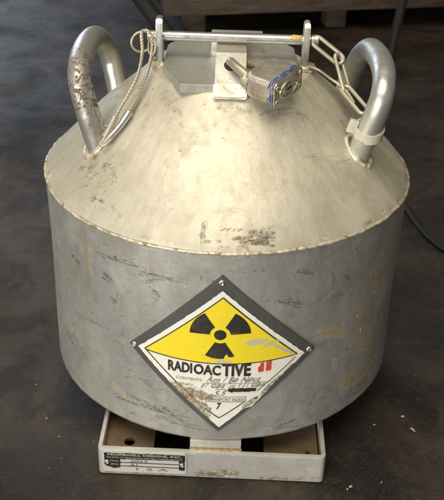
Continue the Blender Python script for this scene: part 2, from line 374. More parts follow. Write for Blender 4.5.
# handles
HPL = [(-.625,-.375,.08), (-.666,-.366,.252), (-.706,-.365,.415), (-.743,-.335,.565), (-.757,-.20,.622), (-.758,.05,.630), (-.748,.29,.592), (-.725,.46,.495), (-.703,.51,.40), (-.680,.49,.30), (-.655,.465,.18)]
HPR = [(.615,-.33,.08), (.663,-.371,.242), (.704,-.42,.41), (.737,-.425,.55), (.753,-.355,.617), (.761,-.235,.647), (.760,-.04,.645), (.752,.18,.608), (.733,.325,.532), (.711,.40,.44), (.692,.428,.36), (.660,.43,.20)]
def hrad(t): return .060*(1-.06*math.exp(-((t-.35)/.08)**2))
for s, mt in ((-1, M_HANDLE), (1, M_PIPE)):
    P = HPL if s < 0 else HPR
    h = tube('handle', P, hrad, mt, cont, k=14, seg=40, wob=.0012, label='rust-pitted pipe handle' if s < 0 else 'smooth pipe handle')
    for i, (fx, fy, fz) in enumerate(((.665,-.368,.24), (.668,.475 if s < 0 else .43,.21))):
        bm = bmesh.new(); pth = []
        for k in range(60):
            a = 2*math.pi*k/60; qx = fx*s+.066*math.cos(a); qy = fy+.066*math.sin(a)
            rr = math.hypot(qx, qy); zc = .95-.95*rr+.022*math.sin(math.pi*min(max((1.004-rr)/.5, 0), 1))
            pth.append(Vector((qx, qy, zc+.004)))
        tube_bm(bm, pth, lambda t, i=i, s=s: .013+.006*noise.noise(Vector((math.cos(6.283*t)*4, math.sin(6.283*t)*4, i+s*5))), 10, True, wob=.006)
        from_bm('weld_collar', bm, M_WELD, h, smooth=True)

# lid
bm = bmesh.new()
OCT = [(-.245,-.405),(.245,-.405),(.345,-.17),(.345,.22),(.22,.40),(-.22,.40),(-.345,.22),(-.345,-.17)]
prism(bm, OCT, .548, .592, .008)
lid = from_bm('lid', bm, M_LID, cont, angle=30)
# lid hinge rib seen behind the pin
bm = bmesh.new(); box_bm(bm, (.03,.115,.645), (.27,.03,.12), bev=.005); from_bm('rear_rib', bm, M_LID, cont, angle=30)
# lugs with rod holes
def lug(x, w2, mt):
    bm = bmesh.new(); pr = [(-.055,.553),(.055,.553),(.055,.70),(.050,.78),(.030,.80),(-.030,.80),(-.050,.78),(-.055,.70)]
    A = [bm.verts.new((x-w2, y, z)) for y, z in pr]; B = [bm.verts.new((x+w2, y, z)) for y, z in pr]
    f1 = bm.faces.new(A); f2 = bm.faces.new(B[::-1]); n_ = len(pr)
    for i in range(n_): bm.faces.new((A[i], B[i], B[(i+1) % n_], A[(i+1) % n_]))
    bmesh.ops.bevel(bm, geom=list(f1.edges)+list(f2.edges), offset=.006, segments=2, affect='EDGES')
    lg = from_bm('lug', bm, mt, cont, angle=35)
    blob('weld_bead', (x, -.055, .560), (.045,.022,.020), M_WELD, lg, x*10)
    blob('weld_bead', (x+.02*(1 if x > 0 else -1), 0, .556), (.04,.06,.022), M_WELD, lg, x*7)
lug(-.372, .017, M_STEEL); lug(.388, .015, M_LID)

# hasp bracket
a0 = Vector((0, -.405, .590)); a1 = Vector((0, -.235, .700)); ex = Vector((1,0,0)); ev = (a1-a0).normalized(); en = ex.cross(ev); Lh = (a1-a0).length
def plate_hole(bm, o, ex, ey, x0, x1, y0, y1, hc, hr, th_, n_=32):
    nz = ex.cross(ey); pts_o, pts_i = [], []
    angs = [2*math.pi*k/n_ for k in range(n_)] + [math.atan2(yy-hc[1], xx-hc[0]) % (2*math.pi) for xx in (x0, x1) for yy in (y0, y1)]
    for a in sorted(angs):
        dx, dy = math.cos(a), math.sin(a)
        tx = ((x1-hc[0]) if dx > 0 else (x0-hc[0]))/dx if abs(dx) > 1e-6 else 1e9
        ty = ((y1-hc[1]) if dy > 0 else (y0-hc[1]))/dy if abs(dy) > 1e-6 else 1e9
        tt = min(tx, ty); pts_o.append((hc[0]+dx*tt, hc[1]+dy*tt)); pts_i.append((hc[0]+dx*hr, hc[1]+dy*hr))
    L_ = []
    for dz in (0, -th_):
        L_.append([[bm.verts.new(o+ex*x+ey*y+nz*dz) for x, y in pp] for pp in (pts_o, pts_i)])
    n2 = len(pts_o)
    for i in range(n2):
        j = (i+1) % n2
        bm.faces.new((L_[0][0][i], L_[0][0][j], L_[0][1][j], L_[0][1][i]))
        bm.faces.new((L_[1][0][j], L_[1][0][i], L_[1][1][i], L_[1][1][j]))
        bm.faces.new((L_[0][0][j], L_[0][0][i], L_[1][0][i], L_[1][0][j]))
        bm.faces.new((L_[0][1][i], L_[0][1][j], L_[1][1][j], L_[1][1][i]))
bm = bmesh.new()
plate_hole(bm, a0, ex, ev, -.074, .078, -.005, Lh, (.004, .125), .036, .020)
def slab(bm, p, q, x0, x1, th_):
    p, q = Vector(p), Vector(q); d = (q-p).normalized(); nn = ex.cross(d); vs = []
    for xx in (x0, x1):
        for pt in (p, q):
            for k in (0, -th_): vs.append(bm.verts.new(pt+ex*xx+nn*k))
    bmesh.ops.convex_hull(bm, input=vs)
slab(bm, (0,-.236,.699), (0,-.02,.668), -.074, .078, .018)
slab(bm, (0,-.02,.667), (0,.10,.672), -.074, .078, .018)
bmesh.ops.remove_doubles(bm, verts=bm.verts, dist=.0005)
hasp = from_bm('hasp_bracket', bm, M_BRACKET, cont, angle=30)
bm = bmesh.new(); slab(bm, (0,-.462,.548), (0,-.404,.604), -.080, .085, .022); bmesh.ops.bevel(bm, geom=bm.edges[:], offset=.006, segments=2, affect='EDGES')
from_bm('foot_plate', bm, M_BRACKET, hasp, angle=40)
bm = bmesh.new(); box_bm(bm, (-.062, -.12, .625), (.018, .22, .072), bev=.002); from_bm('web_plate', bm, M_LID, hasp, angle=40)

# base frame
FR = Matrix.Rotation(-.013, 3, 'Z')
def rrect(hx, y0, y1, rad, cx_=-.018):
    P = []
    for (qx, qy, a0_) in ((cx_+hx-rad, y0+rad, -90), (cx_+hx-rad, y1-rad, 0), (cx_-hx+rad, y1-rad, 90), (cx_-hx+rad, y0+rad, 180)):
        for k in range(7):
            a = math.radians(a0_+k*15); P.append((qx+rad*math.cos(a), qy+rad*math.sin(a)))
    return P
def dense(P, step=.02):
    out = []
    for i in range(len(P)):
        a = np.array(P[i]); b_ = np.array(P[(i+1) % len(P)]); m_ = max(1, int(np.linalg.norm(b_-a)/step))
        for k in range(m_): out.append(a+(b_-a)*k/m_)
    return out
outer = rrect(.607, -1.028, 1.03, .026); inner = rrect(.583, -1.004, 1.006, .008)
bm = bmesh.new(); 
lv = [(-1.398, outer), (-1.392, outer), (-1.31, outer), (-1.232, outer), (-1.222, [(o_[0]*.997, o_[1]*.998) for o_ in outer]), (-1.222, [(i_[0]*1.003, i_[1]*1.002) for i_ in inner]), (-1.232, inner), (-1.398, inner)]
rings = [[bm.verts.new(FR @ Vector((x, y, z))) for x, y in pts] for z, pts in lv]
n_ = len(outer)
for k in range(len(rings)):
    A, B = rings[k], rings[(k+1) % len(rings)]
    for i in range(n_): bm.faces.new((A[i], A[(i+1) % n_], B[(i+1) % n_], B[i]))
bmesh.ops.bisect_plane(bm, geom=bm.verts[:]+bm.edges[:]+bm.faces[:], plane_co=(0,-1,0), plane_no=(0,1,.001))
for xx in np.linspace(-.6, .56, 90):
    bmesh.ops.bisect_plane(bm, geom=bm.verts[:]+bm.edges[:]+bm.faces[:], plane_co=(xx,0,0), plane_no=(1,0,0))
for zz in np.linspace(-1.385, -1.235, 11):
    bmesh.ops.bisect_plane(bm, geom=bm.verts[:]+bm.edges[:]+bm.faces[:], plane_co=(0,0,zz), plane_no=(0,0,1))
o = from_bm('base_frame', bm, M_FRAME, cont, angle=40); fo = o
co_ = np.array([v.co[:] for v in o.data.vertices])/S
ru = np.zeros(len(co_)); sc_ = ru.copy(); br = ru.copy()
for p, q, wd, st in [((-.10,-1.375),(.10,-1.37),.035,1),((.0,-1.355),(.08,-1.35),.03,.9),((.22,-1.39),(.55,-1.375),.018,.9),((.35,-1.30),(.50,-1.27),.03,.45),((-.6,-1.39),(-.2,-1.392),.010,.8),
                     ((.1,-1.228),(.5,-1.226),.006,.7),((-.13,-1.228),(.12,-1.228),.008,.7)]:
    stroke(ru, co_[:,0], co_[:,2], p, q, wd, st)
for k in range(50): 
    a, z = rng.uniform(-.6, .58), rng.uniform(-1.39, -1.23); stroke(br, co_[:,0], co_[:,2], (a, z), (a+.02, z), .01, .8)
stroke(br, co_[:,0], co_[:,2], (.49,-1.30), (.51,-1.31), .02, 1)
for nme, arr in (('scuff', sc_), ('rust', ru), ('bright', br)): add_attr(o.data, nme, arr)
# corner plates with bolt holes
for (x0, x1, y0, y1, hc, hr) in ((-.598,-.335,-1.0,-.52,(-.47,-.90),.030), (.262,.555,-1.0,-.52,(.50,-.93),.013), (-.598,-.335,.5,.99,(-.47,.90),.030), (.262,.555,.5,.99,(.47,.90),.030)):
    bm = bmesh.new(); plate_hole(bm, Vector((0,0,-1.285)), Vector((1,0,0)), Vector((0,1,0)), x0, x1, y0, y1, hc, hr, .02)
    bmesh.ops.transform(bm, matrix=FR.to_4x4(), verts=bm.verts)
    from_bm('corner_plate', bm, M_GUSSET, fo, angle=30)
bm = bmesh.new(); box_bm(bm, (-.012, 0, -1.2035), (.272, 1.985, .066), bev=.004); from_bm('cross_channel', bm, M_FRAME, fo, angle=30)
bm = bmesh.new()
pth = [Vector((-.148+.276*k/40, -.999+.004*math.sin(k), -1.226+.004*noise.noise(Vector((k*.9,0,0))))) for k in range(41)]
tube_bm(bm, pth, lambda t: .009+.004*noise.noise(Vector((t*25, 1, 0))), 8); from_bm('weld_bead', bm, metal_mat('rusty_weld', (.40,.24,.12), (.22,.12,.06), (.5,.4,.25), .1, .6, (1,1,1), .55, .65, 150, False, .7), fo, smooth=True)

# ---------------------------------------------------------------- flat graphics helpers (text and shapes wrapped on the drum or lying on a plate)
def wrap(rad):
    def f(s, z): return Vector((rad*math.sin(s), -rad*math.cos(s), z))
    return f
def text_bm(body, size, bold=0., shear=0., squash=1.):
    c = bpy.data.curves.new('t', 'FONT'); c.body = body; c.size = 1; c.align_x = 'LEFT'; c.offset = bold; c.shear = shear; c.resolution_u = 3
    o = bpy.data.objects.new('t', c); COL.objects.link(o); bpy.context.view_layer.update()
    me = bpy.data.meshes.new_from_object(o.evaluated_get(bpy.context.evaluated_depsgraph_get()))
    bpy.data.objects.remove(o); bpy.data.curves.remove(c)
    bm = bmesh.new(); bm.from_mesh(me); bpy.data.meshes.remove(me)
    bmesh.ops.triangulate(bm, faces=bm.faces)
    return bm
def put_text(dst, body, x0, x1, z0, z1, bold=0., shear=0., rot=0., jit=0.):
    """fit the word into the box x0..x1, z0 baseline..z1 cap height"""
    bm = text_bm(body, 1, bold, shear)
    xs_ = [v.co.x for v in bm.verts]; ys_ = [v.co.y for v in bm.verts]; a, b_ = min(xs_), max(xs_); c, d = min(ys_), max(ys_)
    mp = {}
    for v in bm.verts:
        x = x0+(v.co.x-a)/(b_-a)*(x1-x0); y = (v.co.y-c)/(d-c)*(z1-z0)
        if jit: y += jit*math.sin(x*90); x += jit*.6*math.sin(y*200+x*60)
        z = z0+y+(x-x0)*rot
        mp[v.index] = dst.verts.new((x, z, 0))
    for f in bm.faces: dst.faces.new([mp[v.index] for v in f.verts])
    bm.free()
def poly2(dst, pts):
    dst.faces.new([dst.verts.new((x, z, 0)) for x, z in pts])
def band2(dst, pts, wd, closed=False):
    n_ = len(pts)
    for i in range(n_ if closed else n_-1):
        a = Vector(pts[i]); b_ = Vector(pts[(i+1) % n_]); d = (b_-a).normalized(); p = Vector((-d.y, d.x))*wd/2
        a = a-d*wd/2; b_ = b_+d*wd/2
        poly2(dst, [a+p, a-p, b_-p, b_+p])
def finish_flat(name, bm, fn, mat, parent, cuts=.035, **kw):
    """cut into narrow strips so it bends, then lay it on the surface; keeps flat coordinates as UV"""
    bmesh.ops.triangulate(bm, faces=bm.faces)
    xs_ = [v.co.x for v in bm.verts]
    if cuts:
        for x in np.arange(min(xs_)+cuts/2, max(xs_), cuts):
            bmesh.ops.bisect_plane(bm, geom=bm.verts[:]+bm.edges[:]+bm.faces[:], plane_co=(x,0,0), plane_no=(1,0,0))
    uvl = bm.loops.layers.uv.new('UVMap')
    for f in bm.faces:
        for l in f.loops: l[uvl].uv = (l.vert.co.x, l.vert.co.y)
    for f in bm.faces:
        f.normal_update()
        if f.normal.z < 0: f.normal_flip()
    for v in bm.verts: v.co = fn(v.co.x, v.co.y)*S
    me = bpy.data.meshes.new(name); bm.to_mesh(me); bm.free()
    return link(name, me, mat, parent, False, **kw)

# wear shared by every printed layer of the placard, in label coordinates
def wear_group():
    g = bpy.data.node_groups.new('label_wear', 'ShaderNodeTree')
    g.interface.new_socket('Color', in_out='INPUT', socket_type='NodeSocketColor')
    g.interface.new_socket('Color', in_out='OUTPUT', socket_type='NodeSocketColor')
    g.interface.new_socket('Worn', in_out='OUTPUT', socket_type='NodeSocketFloat')
    n = NT(g); gi = g.nodes.new('NodeGroupInput'); go = g.nodes.new('NodeGroupOutput')
    uv = n.n.new('ShaderNodeUVMap'); uv.uv_map = 'UVMap'; co = uv.outputs[0]
    nz = n.noise(co, 38, 7, .75, .6); nf = n.noise(co, 110, 6, .8)
    def ell(cx_, cy_, rx, ry, rot=0):
        m_ = n.n.new('ShaderNodeVectorMath'); m_.operation = 'SUBTRACT'; n.l.new(co, m_.inputs[0]); m_.inputs[1].default_value = (cx_, cy_, 0)
        k = n.n.new('ShaderNodeMapping'); k.vector_type = 'TEXTURE'; n.l.new(m_.outputs[0], k.inputs[0]); k.inputs['Rotation'].default_value = (0, 0, rot); k.inputs['Scale'].default_value = (rx, ry, 1)
        L_ = n.n.new('ShaderNodeVectorMath'); L_.operation = 'LENGTH'; n.l.new(k.outputs[0], L_.inputs[0])
        return n.math('SUBTRACT', 1., L_.outputs['Value'])
    gouge = n.math('MAXIMUM', ell(-.18,-.838,.15,.060,-.15), ell(-.125,-.905,.125,.058,-.75))
    gouge = n.math('MAXIMUM', gouge, ell(-.09,-.965,.075,.018,-.78))
    gouge = n.math('MAXIMUM', gouge, ell(-.07,-.845,.055,.030,-.5))
    peel = n.math('MAXIMUM', ell(.17,-.505,.070,.024,.1), ell(.24,-.52,.05,.016,.3))
    peel = n.math('MAXIMUM', peel, ell(.012,-.62,.05,.014,.0))
    peel = n.math('MAXIMUM', peel, ell(.30,-.56,.10,.012,-.62))
    redge = n.math('MAXIMUM', ell(.27,-.79,.105,.032,.80), ell(.16,-.885,.07,.020,.75))
    redge = n.math('MAXIMUM', redge, ell(.35,-.70,.06,.016,.8))
    def edge(v, k=2.2, a=.12, b_=.26): return n.ramp(n.math('ADD', v, n.math('MULTIPLY', n.math('SUBTRACT', nz, .5), k)), a, b_)
    speck = n.ramp(n.noise(co, 60, 8, .85), .63, .69)
    col = n.mix(n.math('MULTIPLY', n.ramp(nf, .45, .8), .12), gi.outputs[0], (.33,.30,.22))
    col = n.mix(n.math('MULTIPLY', n.ramp(n.noise(co, 9, 7, .75, .5), .50, .72), .16), col, (.40,.34,.20))
    crk = n.ramp(n.math('ABSOLUTE', n.math('SUBTRACT', n.noise(co, 14, 6, .7, 1.5), .5)), .006, .0)
    col = n.mix(n.math('MULTIPLY', crk, .45), col, (.25,.22,.15))
    col = n.mix(n.math('MULTIPLY', speck, .65), col, (.50,.46,.34))
    col = n.mix(edge(peel), col, n.mix(n.ramp(nf, .4, .65), (.55,.48,.22), (.62,.58,.46)))
    brown = n.mix(n.ramp(nf, .38, .62), (.30,.23,.13), (.66,.60,.46))
    col = n.mix(edge(gouge), col, n.mix(n.ramp(nz, .40, .62), brown, (.20,.15,.09)))
    rl = n.mix(n.ramp(nz, .42, .58), (.09,.085,.08), (.55,.50,.40))
    col = n.mix(edge(redge, 1.6), col, rl)
    n.l.new(col, go.inputs[0]); n.l.new(n.math('MAXIMUM', edge(gouge), edge(redge, 1.6)), go.inputs[1])
    return g
WG = wear_group()
def print_mat(name, color, rough=.42):
    m, t, b = new_mat(name, color, rough); g = t.nodes.new('ShaderNodeGroup'); g.node_tree = WG
    g.inputs[0].default_value = (*color, 1); t.links.new(g.outputs[0], b.inputs['Base Color'])
    n = NT(t); n.put(b.inputs['Roughness'], n.ramp(g.outputs[1], 0, 1, rough, .75))
    n.bump(n.noise(n.coord(), 150, 6, .75), .3, .001, b); return m
P_WHITE = print_mat('label_paper', (.86,.83,.72)); P_YEL = print_mat('label_yellow', (.90,.70,.02)); P_BLK = print_mat('label_black', (.022,.02,.018)); P_RED = print_mat('label_red', (.62,.06,.03))
P_INK = print_mat('pen_ink', (.22,.21,.20)); P_FADE = print_mat('faded_print', (.33,.31,.27))

# placard plate
bm = bmesh.new()
PL = [(-.007,-.119),(.487,-.610),(-.001,-1.083),(-.478,-.610)]
poly2(bm, PL); bmesh.ops.triangulate(bm, faces=bm.faces)
plate = finish_flat('placard', bm, wrap(1.011), M_PLATE, cont, .03)
sm = plate.modifiers.new('thick', 'SOLIDIFY'); sm.thickness = .012*S; sm.offset = -1
# paper with slightly ragged outline
def ragged(P, amp=.004, step=.012, seed=0):
    out = []
    for i in range(len(P)):
        a = Vector(P[i]); b_ = Vector(P[(i+1) % len(P)]); d = b_-a; m_ = int(d.length/step); nn = Vector((-d.y, d.x)).normalized()
        for k in range(m_):
            q = a+d*k/m_; out.append(tuple(q+nn*amp*noise.noise(Vector((q.x*40+seed, q.y*40, seed)))*(1 if k else 0)))
    return out
LB = [(.0,-.203),(-.425,-.610),(.004,-1.052),(.125,-.925),(.165,-.915),(.30,-.745),(.43,-.617)]
bm = bmesh.new(); poly2(bm, ragged(LB, .0035)); lab = finish_flat('label_paper', bm, wrap(1.0145), P_WHITE, plate)
# yellow field
bm = bmesh.new()
top = [(-.382,-.606),(.002,-.243),(.380,-.610)]; low = [(.380-.762*k/20, -.612-.022*math.sin(math.pi*k/20)) for k in range(0, 21)]
poly2(bm, [top[1]]+[(x, z) for x, z in [top[0]]+low[::-1][1:-1]+[top[2]]]); finish_flat('yellow_field', bm, wrap(1.0165), P_YEL, plate)
# border lines and the arc under the yellow
bm = bmesh.new()
band2(bm, [(-.385,-.606),(.002,-.239),(.384,-.610)], .0055)
band2(bm, low, .0055)
band2(bm, [(-.385,-.607),(-.10,-.90)], .0045); band2(bm, [(.0,-.985),(-.07,-.93)], .0045); band2(bm, [(.002,-.985),(.13,-.875)], .0055); band2(bm, [(.19,-.81),(.375,-.630)], .0045)
finish_flat('border_line', bm, wrap(1.0185), P_BLK, plate)
# trefoil
TC = (-.006, -.457); bm = bmesh.new()
poly2(bm, [(TC[0]+.030*math.cos(a), TC[1]+.030*math.sin(a)) for a in np.linspace(0, 2*math.pi, 25)[:-1]])
for deg in (33, 150, 270):
    a0_, a1_ = math.radians(deg-29), math.radians(deg+29)
    o_ = [(TC[0]+.148*math.cos(a), TC[1]+.145*math.sin(a)) for a in np.linspace(a0_, a1_, 12)]
    i_ = [(TC[0]+.050*math.cos(a), TC[1]+.050*math.sin(a)) for a in np.linspace(a1_, a0_, 8)]
    if deg == 270: o_ = o_[:8]+[(.018,-.585),(.030,-.572),(.038,-.590)]+o_[10:]
    poly2(bm, o_+i_)
finish_flat('trefoil', bm, wrap(1.0185), P_BLK, plate)
# lettering
bm = bmesh.new()
put_text(bm, 'RADI', -.262, -.140, -.707, -.643, .032); put_text(bm, 'OAC', -.132, .002, -.708, -.644, .032)
put_text(bm, 'TIVE', .008, .150, -.712, -.630, .038)
finish_flat('printed_word', bm, wrap(1.0185), P_BLK, plate, .06)
bm = bmesh.new(); put_text(bm, '7', -.014, .010, -.928, -.885, .03, .2)
finish_flat('class_number', bm, wrap(1.0185), P_BLK, plate, .06)
bm = bmesh.new()
put_text(bm, 'CONTENTS:', -.222, -.088, -.752, -.735, .004); put_text(bm, 'TRANSPORT INDEX', -.062, .125, -.872, -.854, .014)
band2(bm, [(-.07,-.760),(.24,-.757)], .0025); band2(bm, [(-.02,-.797),(.13,-.796)], .003); band2(bm, [(-.068,-.847),(.130,-.845),(.130,-.877),(-.068,-.879)], .0035, True)
put_text(bm, 'ACTIVITY:', -.235, -.13, -.790, -.774, .004)
finish_flat('small_print', bm, wrap(1.0187), P_FADE, plate, .06)
bm = bmesh.new()
put_text(bm, 'Am / Be Neut', -.072, .205, -.753, -.716, .006, .45, .01, .0035)
put_text(bm, '37 GBq  m 111 GBq', -.098, .225, -.795, -.762, .004, .45, .015, .0035)
put_text(bm, '5.5', -.03, .035, -.838, -.806, .006, .4, 0, .003)
finish_flat('handwriting', bm, wrap(1.0189), P_INK, plate, .06)
bm = bmesh.new()
pts = [(.052+.12*k/14, -.800+.006*noise.noise(Vector((k*1.7,0,0)))) for k in range(15)]; band2(bm, pts, .020)
finish_flat('struck_out_line', bm, wrap(1.0188), P_BLK, plate, .06)
bm = bmesh.new()
poly2(bm, [(.188,-.690),(.186,-.660),(.196,-.650),(.198,-.634),(.214,-.633),(.214,-.690)]); poly2(bm, [(.226,-.688),(.226,-.630),(.252,-.628),(.252,-.686)])
finish_flat('red_category_bars', bm, wrap(1.0187), P_RED, plate, .06)
def rivet(name, c, nrm, rad, parent, mat, hole=True):
    bm = bmesh.new(); nrm = Vector(nrm).normalized(); q = nrm.to_track_quat('Z', 'Y').to_matrix()
    for k, (r0, z0) in enumerate(((1,0),(.92,.35),(.6,.5),(.42,.5),(.34,.25),(.0,.2))):
        ring = [bm.verts.new(Vector(c)+q @ Vector((max(r0,.001)*rad*math.cos(a), max(r0,.001)*rad*math.sin(a), z0*rad))) for a in np.linspace(0, 2*math.pi, 21)[:-1]]
        if k:
            for i in range(20): bm.faces.new((prev[i], prev[(i+1) % 20], ring[(i+1) % 20], ring[i]))
        prev = ring
    from_bm(name, bm, mat, parent, smooth=True)
for s_, z_ in ((-.006,-.160),(-.448,-.608),(.456,-.606)):
    p_ = wrap(1.0115)(s_, z_); rivet('rivet', p_, (p_.x, p_.y, 0), .017, plate, M_STEEL)

# nameplate on the base frame
fz = 1.0285
def onfront(d): 
    return lambda x, z: FR @ Vector((x, -1.028-d, z))
NPm = print_mat('nameplate_metal', (.55,.53,.48), .35); NPk = print_mat('nameplate_black', (.012,.012,.014), .35); NPs = new_mat('nameplate_letters', (.62,.60,.55), .35, .3)[0]; NPg = new_mat('stamped_marks', (.16,.15,.14), .5)[0]
bm = bmesh.new(); poly2(bm, rrp := [(-.600+.018*(1-math.cos(a)), -1.232-.018*(1-math.sin(a))) for a in np.linspace(0, math.pi/2, 6)]+[(-.150-.018*(1-math.sin(a)), -1.232-.018*(1-math.cos(a))) for a in np.linspace(0, math.pi/2, 6)]+[(-.150-.018*(1-math.cos(a)), -1.378+.018*(1-math.sin(a))) for a in np.linspace(0, math.pi/2, 6)]+[(-.600+.018*(1-math.sin(a)), -1.378+.018*(1-math.cos(a))) for a in np.linspace(0, math.pi/2, 6)])
npl = finish_flat('nameplate', bm, onfront(.0065), NPm, cont, 0)
sm = npl.modifiers.new('thick', 'SOLIDIFY'); sm.thickness = .006*S; sm.offset = -1
bm = bmesh.new()
poly2(bm, ragged([(-.590,-1.243),(-.158,-1.241),(-.158,-1.283),(-.590,-1.285)], .004, .01, 3))
poly2(bm, ragged([(-.590,-1.284),(-.505,-1.284),(-.505,-1.345),(-.540,-1.352),(-.575,-1.340),(-.590,-1.325)], .008, .01, 5))
poly2(bm, ragged([(-.190,-1.282),(-.160,-1.282),(-.160,-1.350),(-.190,-1.350)], .004, .01, 6))
band2(bm, [(-.505,-1.309),(-.19,-1.309)], .005); band2(bm, [(-.505,-1.334),(-.19,-1.334)], .005)
finish_flat('black_field', bm, onfront(.0085), NPk, npl, 0)
bm = bmesh.new()
put_text(bm, 'PROFBWELL DESIGNS, INC.', -.570, -.175, -1.262, -1.246, .02); put_text(bm, 'HOUSTON TX  RADIOGRAPHY AND WELL LOGGING SHIELDS 77', -.575, -.172, -1.278, -1.268, .0)
put_text(bm, 'MODEL', -.555, -.512, -1.302, -1.292, .0); put_text(bm, 'SERIAL', -.555, -.512, -1.326, -1.316, .0)
finish_flat('raised_letters', bm, onfront(.0100), NPs, npl, 0)
bm = bmesh.new()
put_text(bm, '0053', -.45, -.36, -1.304, -1.290, .0); put_text(bm, 'A1', -.455, -.415, -1.331, -1.316, .01); put_text(bm, '1 2 A', -.42, -.25, -1.360, -1.344, .0)
finish_flat('stamped_numbers', bm, onfront(.0100), NPg, npl, 0)
rivet('rivet', onfront(.0075)(-.575,-1.308), (0,-1,0), .014, npl, M_STEEL); rivet('rivet', onfront(.0075)(-.174,-1.312), (0,-1,0), .014, npl, M_STEEL)

# ---------------------------------------------------------------- locking rod
rod = empty('locking_rod', 'long straight steel rod lying across the lid through both upright lugs', 'rod')
ps = [Vector((x, 0, .702)) for x in np.linspace(-.435, .425, 60)]
bm = bmesh.new(); tube_bm(bm, ps, .0255, 28); from_bm('shaft', bm, M_STEEL, rod, angle=40)
bm = bmesh.new(); tube_bm(bm, [Vector((-.4365,0,.702)), Vector((-.4352,0,.702))], .017, 20); from_bm('bore', bm, M_HOLE, rod)
bm = bmesh.new(); tube_bm(bm, [Vector((.410,0,.702)), Vector((.452,0,.702))], .030, 24); bmesh.ops.bevel(bm, geom=[e for e in bm.edges if abs(e.verts[0].co.x-e.verts[1].co.x) < 1e-5], offset=.004, segments=1, affect='EDGES'); from_bm('end_cap', bm, M_BRASS, rod, angle=40)
blob('yellow_paint_smear', (.335,-.012,.716), (.035,.018,.014), metal_mat('yellow_smear', (.62,.45,.10), (.5,.4,.2), (.6,.5,.3), .1, .5, (1,1,1), .55, .65, 100, False), rod, 3)

def rope(name, P, mat, parent, off=.0048, r=.0050, k=14, pitch=.055):
    path = smooth_path(P, k); bm = bmesh.new(); L_ = 0; N = Vector((0,0,1)); fr = []
    for i, p in enumerate(path):
        T = (path[min(i+1, len(path)-1)]-path[max(i-1, 0)]).normalized(); N = (N-T*N.dot(T)).normalized(); fr.append((L_, N.copy(), T.cross(N)))
        if i < len(path)-1: L_ += (path[i+1]-p).length
    for q_ in range(3):
        ph = q_*2.094
        tube_bm(bm, [p+(f[1]*math.cos(ph+6.283*f[0]/pitch)+f[2]*math.sin(ph+6.283*f[0]/pitch))*off for p, f in zip(path, fr)], r, 8)
    return from_bm(name, bm, mat, parent, angle=60)
# wire lanyard from the rod to the left handle
lan = empty('wire_lanyard', 'looped wire cable with crimp sleeves hanging from the left end of the rod', 'lanyard')
rope('cable', [(-.44,.0,.728),(-.462,-.035,.725),(-.458,-.07,.685),(-.452,-.12,.645),(-.458,-.27,.590),(-.500,-.34,.510),(-.537,-.37,.452),(-.575,-.42,.385),(-.612,-.455,.318),(-.632,-.470,.288),(-.615,-.480,.290),(-.580,-.450,.330),(-.535,-.405,.375),(-.498,-.36,.425),(-.462,-.30,.480),(-.425,-.22,.560),(-.410,-.12,.610),(-.408,-.05,.650),(-.412,-.035,.70)], M_WIRE, lan)
tube('cable', [(-.605,-.455,.318),(-.628,-.478,.285),(-.595,-.478,.300),(-.55,-.430,.350)], .0075, M_WIRE, lan, seg=10)
tube('crimp_sleeve', [(-.562,-.402,.412),(-.588,-.432,.360),(-.612,-.452,.320)], .0175, M_WIRE, lan, seg=14)
tube('crimp_sleeve', [(-.496,-.372,.425),(-.535,-.415,.372),(-.585,-.455,.322),(-.618,-.478,.288)], lambda t: .019-.006*t, M_STEEL, lan, seg=14)
def ring_pts(c, r1, r2, u, v, n_=28): return [Vector(c)+Vector(u)*r1*math.cos(2*math.pi*k/n_)+Vector(v)*r2*math.sin(2*math.pi*k/n_) for k in range(n_)]
tube('split_ring', ring_pts((-.462,-.02,.672), .058, .052, (.92,.39,0), (0,.1,.99)), .0065, M_WIRE, lan, closed=True, straight=True, seg=10)
tube('wire_tie', ring_pts((-.405,-.035,.665), .030, .055, (.8,-.5,.2), (.1,.3,.95)), .0055, M_WIRE, lan, closed=True, straight=True, seg=8)
tube('wire_tie', [(-.392,-.05,.585),(-.405,-.09,.61),(-.39,-.075,.65),(-.40,-.03,.69),(-.43,-.03,.735),(-.462,-.02,.72)], .0055, M_WIRE, lan, seg=8)

# chain from the rod to the right handle
chn = empty('tether_chain', 'short chain of long wire links hanging between the rod end and right handle', 'chain')
def chain_link(a, b_, wd, nrm):
    a, b_ = Vector(a), Vector(b_); c = (a+b_)/2; u = (b_-a); L_ = u.length/2; u.normalize(); nrm = Vector(nrm); v = u.cross(nrm).normalized(); P = []
    for k in range(12): t_ = -math.pi/2+math.pi*k/11; P.append(c+u*(L_-wd)+u*wd*math.cos(t_)+v*wd*math.sin(t_))
    for k in range(12): t_ = math.pi/2+math.pi*k/11; P.append(c-u*(L_-wd)+u*wd*math.cos(t_)+v*wd*math.sin(t_))
    tube('chain_link', P, .0105, M_WIRE, chn, closed=True, straight=True, seg=10)
chain_link((.425,-.015,.715), (.578,-.06,.612), .026, (.1,-.9,.5))
chain_link((.548,-.05,.650), (.612,-.13,.475), .026, (.75,-.6,.3))
chain_link((.590,-.12,.500), (.692,-.29,.428), .024, (.2,-.8,.5))
tube('tie_wire', [(.405,-.06,.580),(.455,-.09,.575),(.52,-.10,.535),(.575,-.12,.505),(.61,-.16,.48),(.64,-.22,.45)], .0075, M_WIRE, chn, seg=8)
